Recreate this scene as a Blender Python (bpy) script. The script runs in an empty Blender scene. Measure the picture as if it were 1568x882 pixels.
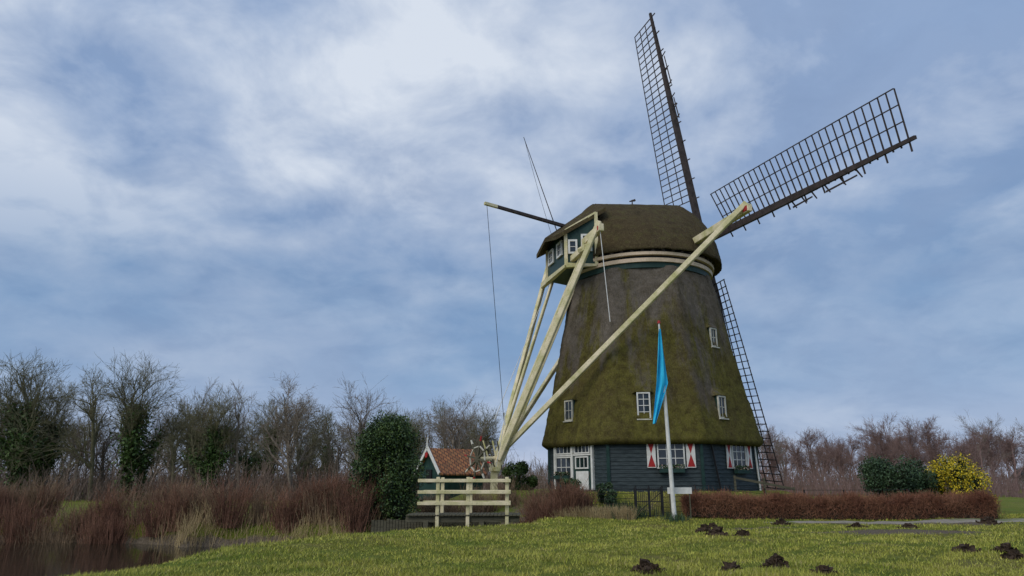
import bpy, math, random
import numpy as np
from mathutils import Vector
R=math.radians
rng=np.random.default_rng(7)
random.seed(7)
sc=bpy.context.scene
sc.view_settings.view_transform='Standard'
sc.view_settings.look='None'
sc.view_settings.exposure=0
# ------------------------------------------------------------ materials
def new_mat(name):
    m=bpy.data.materials.new(name); m.use_nodes=True
    nt=m.node_tree; b=nt.nodes['Principled BSDF']
    return m,nt,b
def ramp(nt,fac,stops):
    r=nt.nodes.new('ShaderNodeValToRGB')
    el=r.color_ramp.elements
    while len(el)>1: el.remove(el[-1])
    el[0].position=stops[0][0]; el[0].color=(*stops[0][1],1)
    for p,c in stops[1:]:
        e=el.new(p); e.color=(*c,1)
    nt.links.new(fac,r.inputs[0]); return r.outputs[0]
def noise(nt,vec,scale,detail=5,rough=.6,dist=0):
    n=nt.nodes.new('ShaderNodeTexNoise'); n.inputs['Scale'].default_value=scale
    n.inputs['Detail'].default_value=detail; n.inputs['Roughness'].default_value=rough
    n.inputs['Distortion'].default_value=dist
    if vec: nt.links.new(vec,n.inputs['Vector'])
    return n.outputs['Fac']
def mapping(nt,scale=(1,1,1),kind='Object'):
    t=nt.nodes.new('ShaderNodeTexCoord'); m=nt.nodes.new('ShaderNodeMapping')
    m.inputs['Scale'].default_value=scale
    nt.links.new(t.outputs[kind],m.inputs[0]); return m.outputs[0]
def mixc(nt,fac,a,b,mode='MIX'):
    m=nt.nodes.new('ShaderNodeMix'); m.data_type='RGBA'; m.blend_type=mode
    for v,i in ((fac,0),(a,6),(b,7)):
        if hasattr(v,'is_linked'): nt.links.new(v,m.inputs[i])
        elif i==0: m.inputs[0].default_value=v
        else: m.inputs[i].default_value=(*v,1)
    return m.outputs[2]
def math_(nt,op,a,b=None,c=None,clamp=False):
    m=nt.nodes.new('ShaderNodeMath'); m.operation=op; m.use_clamp=clamp
    for i,v in enumerate((a,b,c)):
        if v is None: continue
        if hasattr(v,'is_linked'): nt.links.new(v,m.inputs[i])
        else: m.inputs[i].default_value=v
    return m.outputs[0]
def bump(nt,b,h,strength=.5,dist=.05):
    n=nt.nodes.new('ShaderNodeBump'); n.inputs['Strength'].default_value=strength
    n.inputs['Distance'].default_value=dist
    nt.links.new(h,n.inputs['Height']); nt.links.new(n.outputs[0],b.inputs['Normal'])
def simple(name,c1,c2,scale=3,rough=.8,bs=.3,stretch=(1,1,1),detail=5,island=0):
    m,nt,b=new_mat(name)
    v=mapping(nt,stretch); n=noise(nt,v,scale,detail)
    col=ramp(nt,n,[(.3,c1),(.7,c2)])
    if island:
        g=nt.nodes.new('ShaderNodeNewGeometry')
        f=math_(nt,'MULTIPLY_ADD',g.outputs['Random Per Island'],island,1-island/2)
        mm=nt.nodes.new('ShaderNodeVectorMath'); mm.operation='SCALE'
        nt.links.new(col,mm.inputs[0]); nt.links.new(f,mm.inputs['Scale']); col=mm.outputs[0]
    nt.links.new(col,b.inputs['Base Color']); b.inputs['Roughness'].default_value=rough
    b.inputs['Specular IOR Level'].default_value=.25
    if bs: bump(nt,b,n,bs)
    return m
M={}
def cream(name,base,algae,amt=.5):
    m,nt,b=new_mat(name)
    v=mapping(nt); n1=noise(nt,v,1.1,6,.65); n2=noise(nt,v,14,5)
    c=ramp(nt,n1,[(.40,base),(.40+.4*(1-amt)+.08,algae)])
    c=mixc(nt,math_(nt,'MULTIPLY',ramp(nt,n2,[(.5,(0,0,0)),(.72,(1,1,1))]),.4),c,(.20,.16,.09))
    nt.links.new(c,b.inputs['Base Color']); b.inputs['Roughness'].default_value=.65
    bump(nt,b,n2,.25,.01); return m
M['cream']=cream('cream_paint',(.80,.69,.46),(.46,.44,.18),.55)
M['cream2']=cream('cream_band',(.74,.57,.42),(.50,.40,.27),.4)
M['white']=simple('white_paint',(.58,.57,.52),(.78,.77,.73),4,.5,.1)
M['offwhite']=simple('weathered_white_paint',(.40,.38,.31),(.66,.63,.54),4,.6,.1)
M['red']=simple('red_paint',(.30,.018,.018),(.42,.03,.028),5,.5,.1)
M['sail']=simple('sail_wood',(.035,.028,.026),(.085,.065,.06),3,.8,.2)
M['board']=simple('tarred_boards',(.013,.022,.025),(.05,.068,.072),2.2,.55,.35,(1,1,6))
M['green']=simple('dark_green_paint',(.012,.035,.03),(.025,.06,.05),3,.5,.15)
M['dark']=simple('opening_shade',(.006,.007,.008),(.02,.02,.022),3,.7,0)  # near-black colour standing in for shade in gaps and openings
M['iron']=simple('black_iron',(.012,.013,.014),(.03,.03,.032),5,.45,.1)
M['blueflag']=simple('blue_cloth',(.02,.42,.70),(.05,.58,.86),1.5,.8,.2)
m,nt,b=new_mat('window_glass'); b.inputs['Base Color'].default_value=(.03,.04,.05,1); b.inputs['Roughness'].default_value=.08
M['glass']=m
def thatch(name,cap=False):
    m,nt,b=new_mat(name)
    v=mapping(nt,(1,1,.16)); vr=mapping(nt,(1,1,1))
    fib=noise(nt,v,26,6,.75); pat=noise(nt,mapping(nt,(1,1,.18)),.62,7,.72); pat2=noise(nt,vr,2.2,7,.74); speck=noise(nt,vr,11,4,.8)
    drk=noise(nt,mapping(nt,(1,1,.12)),1.6,5,.6); tone=noise(nt,vr,.45,3,.5)
    sep=nt.nodes.new('ShaderNodeSeparateXYZ'); nt.links.new(vr,sep.inputs[0])
    if cap:
        c=ramp(nt,pat2,[(.3,(.055,.040,.022)),(.5,(.105,.078,.040)),(.64,(.12,.110,.040)),(.75,(.17,.125,.07))])
    else:
        h=math_(nt,'MULTIPLY_ADD',sep.outputs['Z'],-.100,1.45)
        a=math_(nt,'ADD',h,math_(nt,'MULTIPLY_ADD',pat,3.2,-1.6))
        grey=ramp(nt,pat2,[(.3,(.115,.098,.075)),(.7,(.25,.215,.18))])
        moss=ramp(nt,pat2,[(.28,(.052,.042,.012)),(.45,(.122,.104,.026)),(.58,(.18,.165,.036)),(.75,(.21,.145,.055))])
        c=mixc(nt,ramp(nt,a,[(.28,(0,0,0)),(.62,(1,1,1))]),grey,moss)
    c=mixc(nt,math_(nt,'MULTIPLY',ramp(nt,tone,[(.42,(0,0,0)),(.62,(1,1,1))]),.35),c,(.115,.082,.040))
    c=mixc(nt,math_(nt,'MULTIPLY',ramp(nt,drk,[(.54,(0,0,0)),(.68,(1,1,1))]),.5),c,(.040,.032,.014))
    c=mixc(nt,math_(nt,'MULTIPLY',ramp(nt,fib,[(.35,(1,1,1)),(.6,(0,0,0))]),.5),c,(.03,.024,.015))
    c=mixc(nt,math_(nt,'MULTIPLY',ramp(nt,speck,[(.52,(0,0,0)),(.72,(1,1,1))]),.4),c,(.27,.22,.12))
    nt.links.new(c,b.inputs['Base Color']); b.inputs['Roughness'].default_value=.95
    b.inputs['Specular IOR Level'].default_value=.1
    hh=math_(nt,'ADD',fib,math_(nt,'MULTIPLY',pat2,1.2)); bump(nt,b,hh,1.,.10)
    return m
M['thatch']=thatch('thatch'); M['thatchcap']=thatch('thatch_cap',True)
M['bark']=simple('bark_grey',(.15,.12,.095),(.29,.24,.19),2,.9,0)
M['barkg']=simple('bark_mossy',(.11,.10,.06),(.23,.21,.12),1.5,.9,0)
M['barkred']=simple('bark_reddish',(.16,.10,.088),(.30,.20,.175),1,.9,0)
M['twigred']=simple('red_twigs',(.12,.055,.038),(.25,.135,.085),.35,.85,0,island=1.0)
M['twigbr']=simple('brown_twigs',(.13,.085,.05),(.30,.21,.13),.5,.85,0,island=.9)
M['twiggrey']=simple('grey_twigs',(.11,.08,.062),(.25,.185,.15),.3,.85,0,island=.9)
M['hedge']=simple('hedge_twigs',(.17,.065,.04),(.34,.17,.10),.9,.85,0,island=.9)
M['reed']=simple('dry_reeds',(.28,.20,.10),(.46,.36,.19),1,.9,0,island=.8)
M['ivy']=simple('ivy_leaves',(.028,.055,.014),(.085,.135,.035),1.5,.5,0,island=1.0)
M['leaf']=simple('evergreen_leaves',(.025,.055,.014),(.10,.15,.04),1.2,.45,0,island=1.1)
M['leafd']=simple('laurel_leaves',(.022,.045,.025),(.07,.115,.05),1.2,.5,0,island=1.1)
M['yellow']=simple('forsythia_flowers',(.50,.38,.02),(.80,.62,.04),1.2,.6,0,island=.8)
M['inner_shade']=simple('bush_inner_shade',(.006,.010,.004),(.014,.02,.008),2,1,0)  # near-black, shade deep in the foliage put into the colour
M['grassblade']=simple('grass_blades',(.20,.24,.030),(.47,.44,.09),.55,.7,0,island=1.0)
M['grassdry']=simple('dry_grass_blades',(.28,.25,.08),(.50,.42,.18),.8,.8,0,island=.8)
M['soil_and_hedge_shade']=simple('soil_and_hedge_shade',(.022,.014,.009),(.08,.053,.034),9,.95,.6)
M['planks']=simple('old_planks',(.06,.055,.035),(.13,.12,.08),3,.85,.4,(1,1,5))
M['flower']=simple('flowers',(.5,.3,.25),(.7,.6,.5),9,.7,0)
m,nt,b=new_mat('roof_tiles'); v=mapping(nt)
br=nt.nodes.new('ShaderNodeTexBrick'); nt.links.new(v,br.inputs[0]); br.inputs['Scale'].default_value=1
br.inputs['Color1'].default_value=(.46,.19,.07,1); br.inputs['Color2'].default_value=(.27,.10,.04,1); br.inputs['Mortar'].default_value=(.08,.03,.02,1)
br.inputs['Brick Width'].default_value=.3; br.inputs['Row Height'].default_value=.25; br.inputs['Mortar Size'].default_value=.03
tn=noise(nt,v,2.5,5,.7); tc_=mixc(nt,math_(nt,'MULTIPLY',ramp(nt,tn,[(.45,(0,0,0)),(.65,(1,1,1))]),.55),br.outputs[0],(.16,.11,.05))
nt.links.new(tc_,b.inputs['Base Color']); b.inputs['Roughness'].default_value=.8; M['tile']=m
m,nt,b=new_mat('grass_ground'); v=mapping(nt)
n1=noise(nt,v,.22,7,.65); n2=noise(nt,v,1.1,7,.75); n3=noise(nt,v,16,5,.8)
c=ramp(nt,n2,[(.28,(.11,.115,.02)),(.5,(.23,.25,.035)),(.7,(.36,.33,.085))])
c=mixc(nt,math_(nt,'MULTIPLY',ramp(nt,n1,[(.45,(0,0,0)),(.60,(1,1,1))]),.7),c,(.15,.23,.025))
c=mixc(nt,math_(nt,'MULTIPLY',ramp(nt,n1,[(.36,(1,1,1)),(.44,(0,0,0))]),.55),c,(.27,.20,.09))
c=mixc(nt,math_(nt,'MULTIPLY',ramp(nt,n3,[(.4,(1,1,1)),(.6,(0,0,0))]),.6),c,(.055,.055,.018))
at=nt.nodes.new('ShaderNodeAttribute'); at.attribute_name='mud'
mm=math_(nt,'ADD',at.outputs['Fac'],math_(nt,'MULTIPLY_ADD',n2,1.1,-.55))
soilc=ramp(nt,n3,[(.35,(.09,.07,.048)),(.65,(.25,.20,.145))])
c=mixc(nt,ramp(nt,mm,[(.42,(0,0,0)),(.58,(1,1,1))]),c,soilc)
nt.links.new(c,b.inputs['Base Color']); b.inputs['Roughness'].default_value=.95; b.inputs['Specular IOR Level'].default_value=.1
bump(nt,b,math_(nt,'ADD',n3,n2),.9,.10); M['ground']=m
m,nt,b=new_mat('dirt'); v=mapping(nt); n=noise(nt,v,6,8,.8); n2=noise(nt,v,.7,4)
c=ramp(nt,n,[(.3,(.16,.13,.10)),(.7,(.38,.34,.28))]); c=mixc(nt,ramp(nt,n2,[(.54,(0,0,0)),(.66,(1,1,1))]),c,(.13,.16,.04))
nt.links.new(c,b.inputs['Base Color']); b.inputs['Roughness'].default_value=.9; bump(nt,b,n,.5,.03); M['dirt']=m
m,nt,b=new_mat('water'); b.inputs['Base Color'].default_value=(.02,.018,.012,1); b.inputs['Roughness'].default_value=.07
v=mapping(nt,(1,1,1)); bump(nt,b,noise(nt,v,2.5,3),.12,.03); M['water']=m

# ------------------------------------------------------------ builders
class MB:
    def __init__(s): s.v=[];s.f=[];s.m=[];s.mats=[]
    def mi(s,k):
        if k not in s.mats: s.mats.append(k)
        return s.mats.index(k)
    def add(s,vs,fs,k):
        o=len(s.v); s.v+= [tuple(map(float,p)) for p in vs]; i=s.mi(k)
        for f in fs: s.f.append(tuple(o+j for j in f)); s.m.append(i)
    def box(s,c,ax,ay,az,k):
        c,ax,ay,az=[np.array(q,float) for q in (c,ax,ay,az)]
        vs=[c+sx*ax+sy*ay+sz*az for sz in (-1,1) for sy in (-1,1) for sx in (-1,1)]
        s.add(vs,[(0,2,3,1),(4,5,7,6),(0,1,5,4),(2,6,7,3),(0,4,6,2),(1,3,7,5)],k)
    def beam(s,p0,p1,w0,w1,k,h0=None,h1=None,up=(0,0,1)):
        p0=np.array(p0,float);p1=np.array(p1,float);d=p1-p0;d/=np.linalg.norm(d)
        u=np.array(up,float)
        if abs(d@u)>.98: u=np.array([1.,0,0])
        a=np.cross(d,u);a/=np.linalg.norm(a);q=np.cross(a,d)
        h0=h0 or w0;h1=h1 or w1
        vs=[p0+a*sx*w0/2+q*sy*h0/2 for sx,sy in((-1,-1),(1,-1),(1,1),(-1,1))]+[p1+a*sx*w1/2+q*sy*h1/2 for sx,sy in((-1,-1),(1,-1),(1,1),(-1,1))]
        s.add(vs,[(3,2,1,0),(4,5,6,7),(0,1,5,4),(1,2,6,5),(2,3,7,6),(3,0,4,7)],k)
    def cyl(s,p0,p1,r0,r1,k,n=10):
        p0=np.array(p0,float);p1=np.array(p1,float);d=p1-p0;d/=np.linalg.norm(d)
        u=np.array([0,0,1.]) if abs(d[2])<.95 else np.array([1.,0,0])
        a=np.cross(d,u);a/=np.linalg.norm(a);q=np.cross(a,d)
        vs=[p+r*(a*math.cos(t)+q*math.sin(t)) for p,r in((p0,r0),(p1,r1)) for t in [2*math.pi*i/n for i in range(n)]]
        s.add(vs,[(i,(i+1)%n,n+(i+1)%n,n+i) for i in range(n)]+[tuple(range(n-1,-1,-1)),tuple(range(n,2*n))],k)
    def obj(s,name,parent=None,smooth=False,bev=0):
        me=bpy.data.meshes.new(name); me.from_pydata(s.v,[],s.f)
        for k in s.mats: me.materials.append(M[k])
        me.polygons.foreach_set('material_index',s.m)
        if smooth: me.polygons.foreach_set('use_smooth',[True]*len(s.f))
        me.update(); o=bpy.data.objects.new(name,me); sc.collection.objects.link(o)
        if parent: o.parent=parent
        if bev:
            bm=o.modifiers.new('b','BEVEL'); bm.width=bev; bm.segments=1; bm.limit_method='ANGLE'
        return o
def empty(name,loc=(0,0,0)):
    o=bpy.data.objects.new(name,None); o.location=loc; o.empty_display_size=.5; sc.collection.objects.link(o); return o
def np_mesh(name,V,F,mats,mi=None,smooth=False):
    V=np.asarray(V,np.float32); F=np.asarray(F,np.int32); n=F.shape[1]
    me=bpy.data.meshes.new(name); me.vertices.add(len(V)); me.vertices.foreach_set('co',V.ravel())
    me.loops.add(F.size); me.loops.foreach_set('vertex_index',F.ravel())
    me.polygons.add(len(F)); me.polygons.foreach_set('loop_start',np.arange(0,F.size,n,dtype=np.int32))
    for k in mats: me.materials.append(M[k])
    if mi is not None: me.polygons.foreach_set('material_index',np.asarray(mi,np.int32))
    if smooth: me.polygons.foreach_set('use_smooth',np.ones(len(F),bool))
    me.update(calc_edges=True); return me
def put(name,me,loc=(0,0,0),rot=0,scale=1,parent=None):
    o=bpy.data.objects.new(name,me); o.location=loc; o.rotation_euler=(0,0,rot)
    o.scale=(scale,)*3 if not hasattr(scale,'__len__') else scale
    sc.collection.objects.link(o)
    if parent: o.parent=parent
    return o
def norm(a): return a/np.maximum(np.linalg.norm(a,axis=-1,keepdims=True),1e-9)
def segs_to(VS,FS,P0,P1,r0,r1,sides=3):
    P0=np.asarray(P0);P1=np.asarray(P1);r0=np.asarray(r0)[:,None];r1=np.asarray(r1)[:,None]
    d=norm(P1-P0); u=np.where(np.abs(d[:,2:3])>.9,np.array([[1.,0,0]]),np.array([[0,0,1.]]))
    a=norm(np.cross(d,u)); q=np.cross(a,d)
    vs=[]
    for P,r in((P0,r0),(P1,r1)):
        for i in range(sides):
            t=2*math.pi*i/sides; vs.append(P+r*(a*math.cos(t)+q*math.sin(t)))
    V=np.stack(vs,1).reshape(-1,3); N=len(P0); base=(np.arange(N)*2*sides)[:,None]
    F=np.concatenate([base+np.array([[i,(i+1)%sides,sides+(i+1)%sides,sides+i]]) for i in range(sides)])
    off=sum(len(x) for x in VS); VS.append(V); FS.append(F+off)
def quads_to(VS,FS,C,size,aspect=.6,flat=0):
    N=len(C); n=norm(rng.normal(size=(N,3))); n[:,2]=n[:,2]*(1-flat)
    a=norm(rng.normal(size=(N,3))); q=norm(np.cross(n,a)); s=(size*(rng.uniform(.6,1.3,N)))[:,None]
    V=np.stack([C-a*s,C-q*s*aspect,C+a*s,C+q*s*aspect],1).reshape(-1,3)
    off=sum(len(x) for x in VS); VS.append(V); FS.append((np.arange(N)*4)[:,None]+np.array([[0,1,2,3]])+off)

# ------------------------------------------------------------ terrain
def sstep(t): t=np.clip(t,0,1); return t*t*(3-2*t)
DIT=[(-42,-4,15.2),(-22,21.4,11.8),(-12,25.6,5.2),(-6,27.4,2.4),(-2.2,29.6,1.5),(-.6,32,.9)]
def vnoise(x,y,s,seed=0):
    return (np.sin(x*s*1.3+seed)*np.cos(y*s*1.7+seed*2.1)+np.sin(x*s*2.9-y*s*2.3+seed)*.5+np.cos(y*s*4.1+x*s*3.3+seed*.7)*.25)/1.75
MX,MY=8.35,43.
def height(x,y):
    x=np.asarray(x,float);y=np.asarray(y,float)
    z=.06*vnoise(x,y,.35,1)+.03*vnoise(x,y,1.1,4)+.012*vnoise(x,y,3.1,2)
    z=z+.22*sstep((y-28)/8)
    z=z+.22*np.exp(-(((x-.66*(y-28.5)-.4)/2.6)**2))*sstep((y-14)/6)*(1-sstep((y-31)/4))
    z=z-.10*sstep((-x-6)/4)
    dx=x-MX; dx=np.where(dx<0,dx*.72,dx); dm=np.hypot(dx,(y-MY)*np.where(y>MY,.8,1))
    z=z+1.08*(1-sstep((dm-7.3)/3.0))
    best=np.full(x.shape,1e9)
    for (x0,y0,h0),(x1,y1,h1) in zip(DIT[:-1],DIT[1:]):
        L2=(x1-x0)**2+(y1-y0)**2; t=np.clip(((x-x0)*(x1-x0)+(y-y0)*(y1-y0))/L2,0,1)
        d=np.hypot(x-x0-t*(x1-x0),y-y0-t*(y1-y0))-(h0+t*(h1-h0)); best=np.minimum(best,d)
    best=best+.3*vnoise(x,y,.9,3)
    bank=np.where(y>29+.2*x,1.8,np.clip(2.2-(x+4)*.3,1.8,3.4))
    k=sstep(best/bank); z=z*k+(-1.9)*(1-k)
    lx=46+(y-62)*(112-46)/(170-62.)
    r=np.minimum(np.minimum((x-lx)/4,(y-60)/5),(176-y)/5); k=1-sstep(r); z=z*k+(-2.)*(1-k)
    return z
def axis(lo,hi,f0,f1,step):
    fine=list(np.arange(f0,f1,step)); o=[];s=step;x=f0
    while x>lo: s*=1.12; x-=s; o.append(x)
    q=[];s=step;x=f1
    while x<hi: q.append(x); s*=1.12; x+=s
    return np.array(o[::-1]+fine+q)
gx=axis(-600,600,-30,32,.3); gy=axis(-40,900,9,52,.3)
X,Y=np.meshgrid(gx,gy); Z=height(X,Y)
V=np.stack([X,Y,Z],-1).reshape(-1,3); nx=len(gx);ny=len(gy)
i=(np.arange(ny-1)[:,None]*nx+np.arange(nx-1)[None]).ravel()
F=np.stack([i,i+1,i+nx+1,i+nx],1)
me=np_mesh('ground',V,F,['ground'],smooth=True)
mud=np.zeros(X.shape)
WORN=[(14.0,26.3,4.2,1.5,.62),(9.5,29,2.6,1.2,.45),(21,27.5,4,1.2,.45),(8.7,24,1.8,1.2,.3),(17,30.8,7,.9,.55),(10.5,21,2.5,.8,.36)]
for (mx,my,rx,ry,s) in WORN+[(5,34,3,1,.4),(0,34.5,6,2.5,.5),(4,37,4,3,.35)]:
    mud=np.maximum(mud,s*np.exp(-((X-mx)/rx)**2-((Y-my)/ry)**2)*1.4)
mud=np.maximum(mud,.9*(1-sstep((Z+.75)/.5)))
mud=np.where((Y>66),np.maximum(mud,.25),mud)
a=me.attributes.new('mud','FLOAT','POINT'); a.data.foreach_set('value',mud.ravel().astype(np.float32))
put('ground',me)
w=MB(); w.add([(-120,-10,-.92),(300,-10,-.92),(300,200,-.92),(-120,200,-.92)],[(0,1,2,3)],'water'); w.obj('water')
xs=np.linspace(11,60,160); pv=[];pf=[]
for j,x in enumerate(xs):
    yc=31.6+.04*(x-11)+.3*math.sin(x*.3); hw=.85+.35*math.sin(x*.7)*.3+.12*math.sin(x*3.1)
    hw*=min(1,(x-10.9)/3)
    for t in (-1,-.5,0,.5,1):
        yy=yc+t*hw+rng.normal()*.05; pv.append((x,yy,float(height(x,yy))+(.02 if abs(t)<1 else -.02)))
    if j:
        for q in range(4): o=(j-1)*5+q; pf.append((o,o+5,o+6,o+1))
pm=MB(); pm.add(pv,pf,'dirt'); pm.obj('dirt_path',smooth=True)

def grass(N,h0,h1,patch,mat,w0,w1,name):
    u=rng.uniform(0,1,N); yy=12+24*u**1.5; xx=rng.uniform(-.78,.80,N)*yy
    zz=height(xx,yy)
    keep=(zz>-.6)
    keep&=~((np.abs(yy-(31.6+.04*(xx-11)+.3*np.sin(xx*.3)))<.8)&(xx>12))
    wm=np.zeros(N)
    for (mx,my,rx,ry,s) in WORN: wm=np.maximum(wm,s*1.7*np.exp(-((xx-mx)/rx)**2-((yy-my)/ry)**2))
    keep&=wm+.25*vnoise(xx,yy,1.7,3)<rng.uniform(.25,.9,N)
    keep&=(vnoise(xx,yy,2.3,5)+vnoise(xx,yy,.7,8)*.6+rng.normal(size=N)*.35>patch)
    xx,yy,zz=xx[keep],yy[keep],zz[keep]; n=len(xx)
    h=rng.uniform(h0,h1,n)*(1+.5*vnoise(xx,yy,.8,9)); wd=rng.uniform(w0,w1,n)*(yy/16)
    th=rng.uniform(0,math.pi,n); c,s=np.cos(th),np.sin(th); lx=rng.normal(size=n)*h1*.45; ly=rng.normal(size=n)*h1*.45
    V=np.stack([np.stack([xx-c*wd,yy-s*wd,zz-.01],1),np.stack([xx+c*wd,yy+s*wd,zz-.01],1),np.stack([xx+lx,yy+ly,zz+h],1)],1).reshape(-1,3)
    put(name,np_mesh(name,V,np.arange(3*n).reshape(-1,3),[mat]))
grass(200000,.03,.085,-.4,'grassblade',.006,.013,'grass')
grass(60000,.06,.14,.5,'grassblade',.006,.012,'grass')
grass(70000,.03,.09,.2,'grassdry',.005,.010,'grass')
def molehill(x,y,r,h):
    r=r*.85; h=h*1.25; n=20;k=7;vs=[];fs=[]
    for a in range(k):
        t=a/(k-1)
        for j in range(n):
            th=2*math.pi*j/n; rr=r*(1-t)*(1+rng.normal()*.08+.2*math.sin(2*th+x)); px=x+rr*math.cos(th)*1.15;py=y+rr*math.sin(th)
            vs.append((px,py,float(height(px,py))-.03+h*math.sin(t*math.pi/2)**1.3+rng.normal()*.02))
    for a in range(k-1):
        for j in range(n): fs.append((a*n+j,a*n+(j+1)%n,(a+1)*n+(j+1)%n,(a+1)*n+j))
    m=MB(); m.add(vs,fs,'soil_and_hedge_shade')
    for _ in range(70):
        th=rng.uniform(0,6.28);q=r*rng.uniform(.1,1.45);px=x+q*math.cos(th)*1.15;py=y+q*math.sin(th);s=rng.uniform(.012,.04)
        e=rng.normal(size=(3,3))*.5+np.eye(3); e=e*s
        m.box((px,py,float(height(px,py))+h*max(0,1-(q/r)**1.6)*.95+.01),e[0],e[1],e[2],'soil_and_hedge_shade')
    m.obj('molehill',smooth=False)
for (x,y,r,h) in [(7.1,26.6,.36,.22),(6.9,24.3,.32,.2),(7.6,23.9,.22,.12),(2.72,14.8,.26,.15),(5.6,15.5,.28,.17),(4.55,15.2,.15,.09),(6.1,14.3,.16,.1),(11.8,19.0,.25,.1),(12.8,18.9,.24,.14),(12.1,17.6,.2,.1),(11.3,30.2,.32,.14),(15.5,28.2,.32,.1),(20.5,31,.35,.2),(8.2,29.5,.3,.12),(13.8,28.9,.28,.12)]:
    molehill(x,y,r,h)

# ------------------------------------------------------------ windmill
mill=empty('windmill',(MX,MY,0))
def mput(mb,name,**k):
    o=mb.obj(name,**k); o.parent=mill; o.location=(-MX,-MY,0); return o
PH=R(-98)
prof=[(3.72,6.72),(3.9,6.86),(4.2,6.80),(5.0,6.58),(6.5,6.22),(8.5,5.80),(11,5.32),(13.2,4.90),(14.15,4.66)]
pz=np.array([p[0] for p in prof]);pr=np.array([p[1] for p in prof])
def octr(th,soft=.12):
    k=((th-PH+math.pi/8)%(math.pi/4))-math.pi/8
    sharp=math.cos(math.pi/8)/math.cos(k); return sharp*(1-soft)+soft*.965
def body():
    n=160; zs=np.linspace(3.9,14.15,70); vs=[];fs=[]
    rows=[(3.95,-.9),(3.78,-.45),(3.72,-.15)]
    for z,off in rows:
        for j in range(n):
            th=2*math.pi*j/n; r=(6.8+off)*octr(th); vs.append((MX+r*math.cos(th),MY+r*math.sin(th),z))
    for z in zs:
        rb=np.interp(z,pz,pr)
        for j in range(n):
            th=2*math.pi*j/n; r=rb*octr(th)+.035*math.sin(th*9+z*1.1)*math.sin(z*1.7+th*4)+rng.normal()*.014
            vs.append((MX+r*math.cos(th),MY+r*math.sin(th),z+(.035*rng.normal() if z<4 else 0)))
    k=len(rows)+len(zs)
    for a in range(k-1):
        for j in range(n): fs.append((a*n+j,a*n+(j+1)%n,(a+1)*n+(j+1)%n,(a+1)*n+j))
    m=MB(); m.add(vs,fs,'thatch'); mput(m,'thatched_body',smooth=True)
body()
m=MB(); RW=6.33; z=1.0; n=8
corner=[PH+math.pi/8+i*math.pi/4 for i in range(8)]
while z<4.0:
    vs=[]
    for (r,zz) in ((RW+.045,z),(RW+.012,z+.205)):
        for c in corner: vs.append((MX+r*math.cos(c),MY+r*math.sin(c),zz))
    for (r,zz) in ((RW-.05,z),):
        for c in corner: vs.append((MX+r*math.cos(c),MY+r*math.sin(c),zz))
    m.add(vs,[(j,(j+1)%8,8+(j+1)%8,8+j) for j in range(8)]+[(16+j,16+(j+1)%8,(j+1)%8,j) for j in range(8)],'board'); z+=.205
for c in corner:
    p=np.array([MX+(RW+.03)*math.cos(c),MY+(RW+.03)*math.sin(c)]); m.beam((*p,1.0),(*p,4.0),.16,.16,'green')
mput(m,'boarded_base')
def face(k,Rc,s=0,z=0,out=0):
    th=PH+k*math.pi/4; nn=np.array([math.cos(th),math.sin(th),0]); t=np.array([-math.sin(th),math.cos(th),0])
    return np.array([MX,MY,z])+nn*(Rc*math.cos(math.pi/8)+out)+t*s, t, nn
UZ=np.array([0,0,1.])
def window(m,c,t,nn,w,h,nxp,nyp,fr=.07,deep=.05,k='white'):
    m.box(c-nn*.02,t*(w/2),nn*.03,UZ*(h/2),'glass')
    for sx in (-1,1): m.box(c+t*sx*(w/2)+nn*.02,t*fr/2,nn*deep,UZ*(h/2+fr/2),k)
    for sz in (-1,1): m.box(c+UZ*sz*(h/2)+nn*.021,t*(w/2-fr/2),nn*deep,UZ*fr/2,k)
    for i in range(1,nxp): m.box(c+t*(-w/2+w*i/nxp)+nn*.02,t*.018,nn*.02,UZ*(h/2-.03),k)
    for i in range(1,nyp): m.box(c+UZ*(-h/2+h*i/nyp)+nn*.023,t*(w/2-.03),nn*.02,UZ*.018,k)
def shutter(m,c,t,nn,w,h):
    m.box(c,t*w/2,nn*.025,UZ*h/2,'white')
    f=c+nn*.029
    a=w/2-.03;b=h/2-.04
    m.add([f-t*a+UZ*b,f+t*a+UZ*b,f,f-t*a-UZ*b,f+t*a-UZ*b],[(0,2,1),(2,3,4)],'red')
def flowerbox(name,c,t,nn,w):
    m=MB(); m.box(c,t*w/2,nn*.12,UZ*.10,'green')
    C=c+t*rng.uniform(-w/2,w/2,(260,1))+nn*rng.normal(0,.09,(260,1))+UZ*rng.uniform(.08,.30,(260,1))
    VS=[];FS=[];quads_to(VS,FS,C,.06)
    m.add(VS[0][:4*220],FS[0][:220].tolist(),'leafd'); m.add(VS[0][4*220:],(FS[0][220:]-880).tolist(),'flower')
    mput(m,name)
m=MB()
c,t,nn=face(0,RW,.86,3.22,.05); window(m,c,t,nn,1.35,1.35,3,3)
m.box(c-UZ*.72+nn*.06,t*.75,nn*.08,UZ*.03,'white')
for s in (-1.02,1.02): shutter(m,c+t*s+nn*.04,t,nn,.46,1.42)
flowerbox('flower_box_front',c-UZ*.86+nn*.18,t,nn,1.3)
c,t,nn=face(1,RW,.75,3.18,.05); window(m,c,t,nn,1.2,1.3,3,3)
for s in (-.92,.92): shutter(m,c+t*s+nn*.04,t,nn,.42,1.36)
flowerbox('flower_box_side',c-UZ*.84+nn*.18,t,nn,1.2)
mput(m,'base_windows')
m=MB()
c,t,nn=face(-1,RW,-.25,0,.05)
z0,z1=1.25,3.98; W=3.1
for s in (-W/2,-.05,W/2): m.box(c+t*s+UZ*(z0+z1)/2+nn*.04,t*.07,nn*.08,UZ*(z1-z0)/2,'white')
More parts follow.
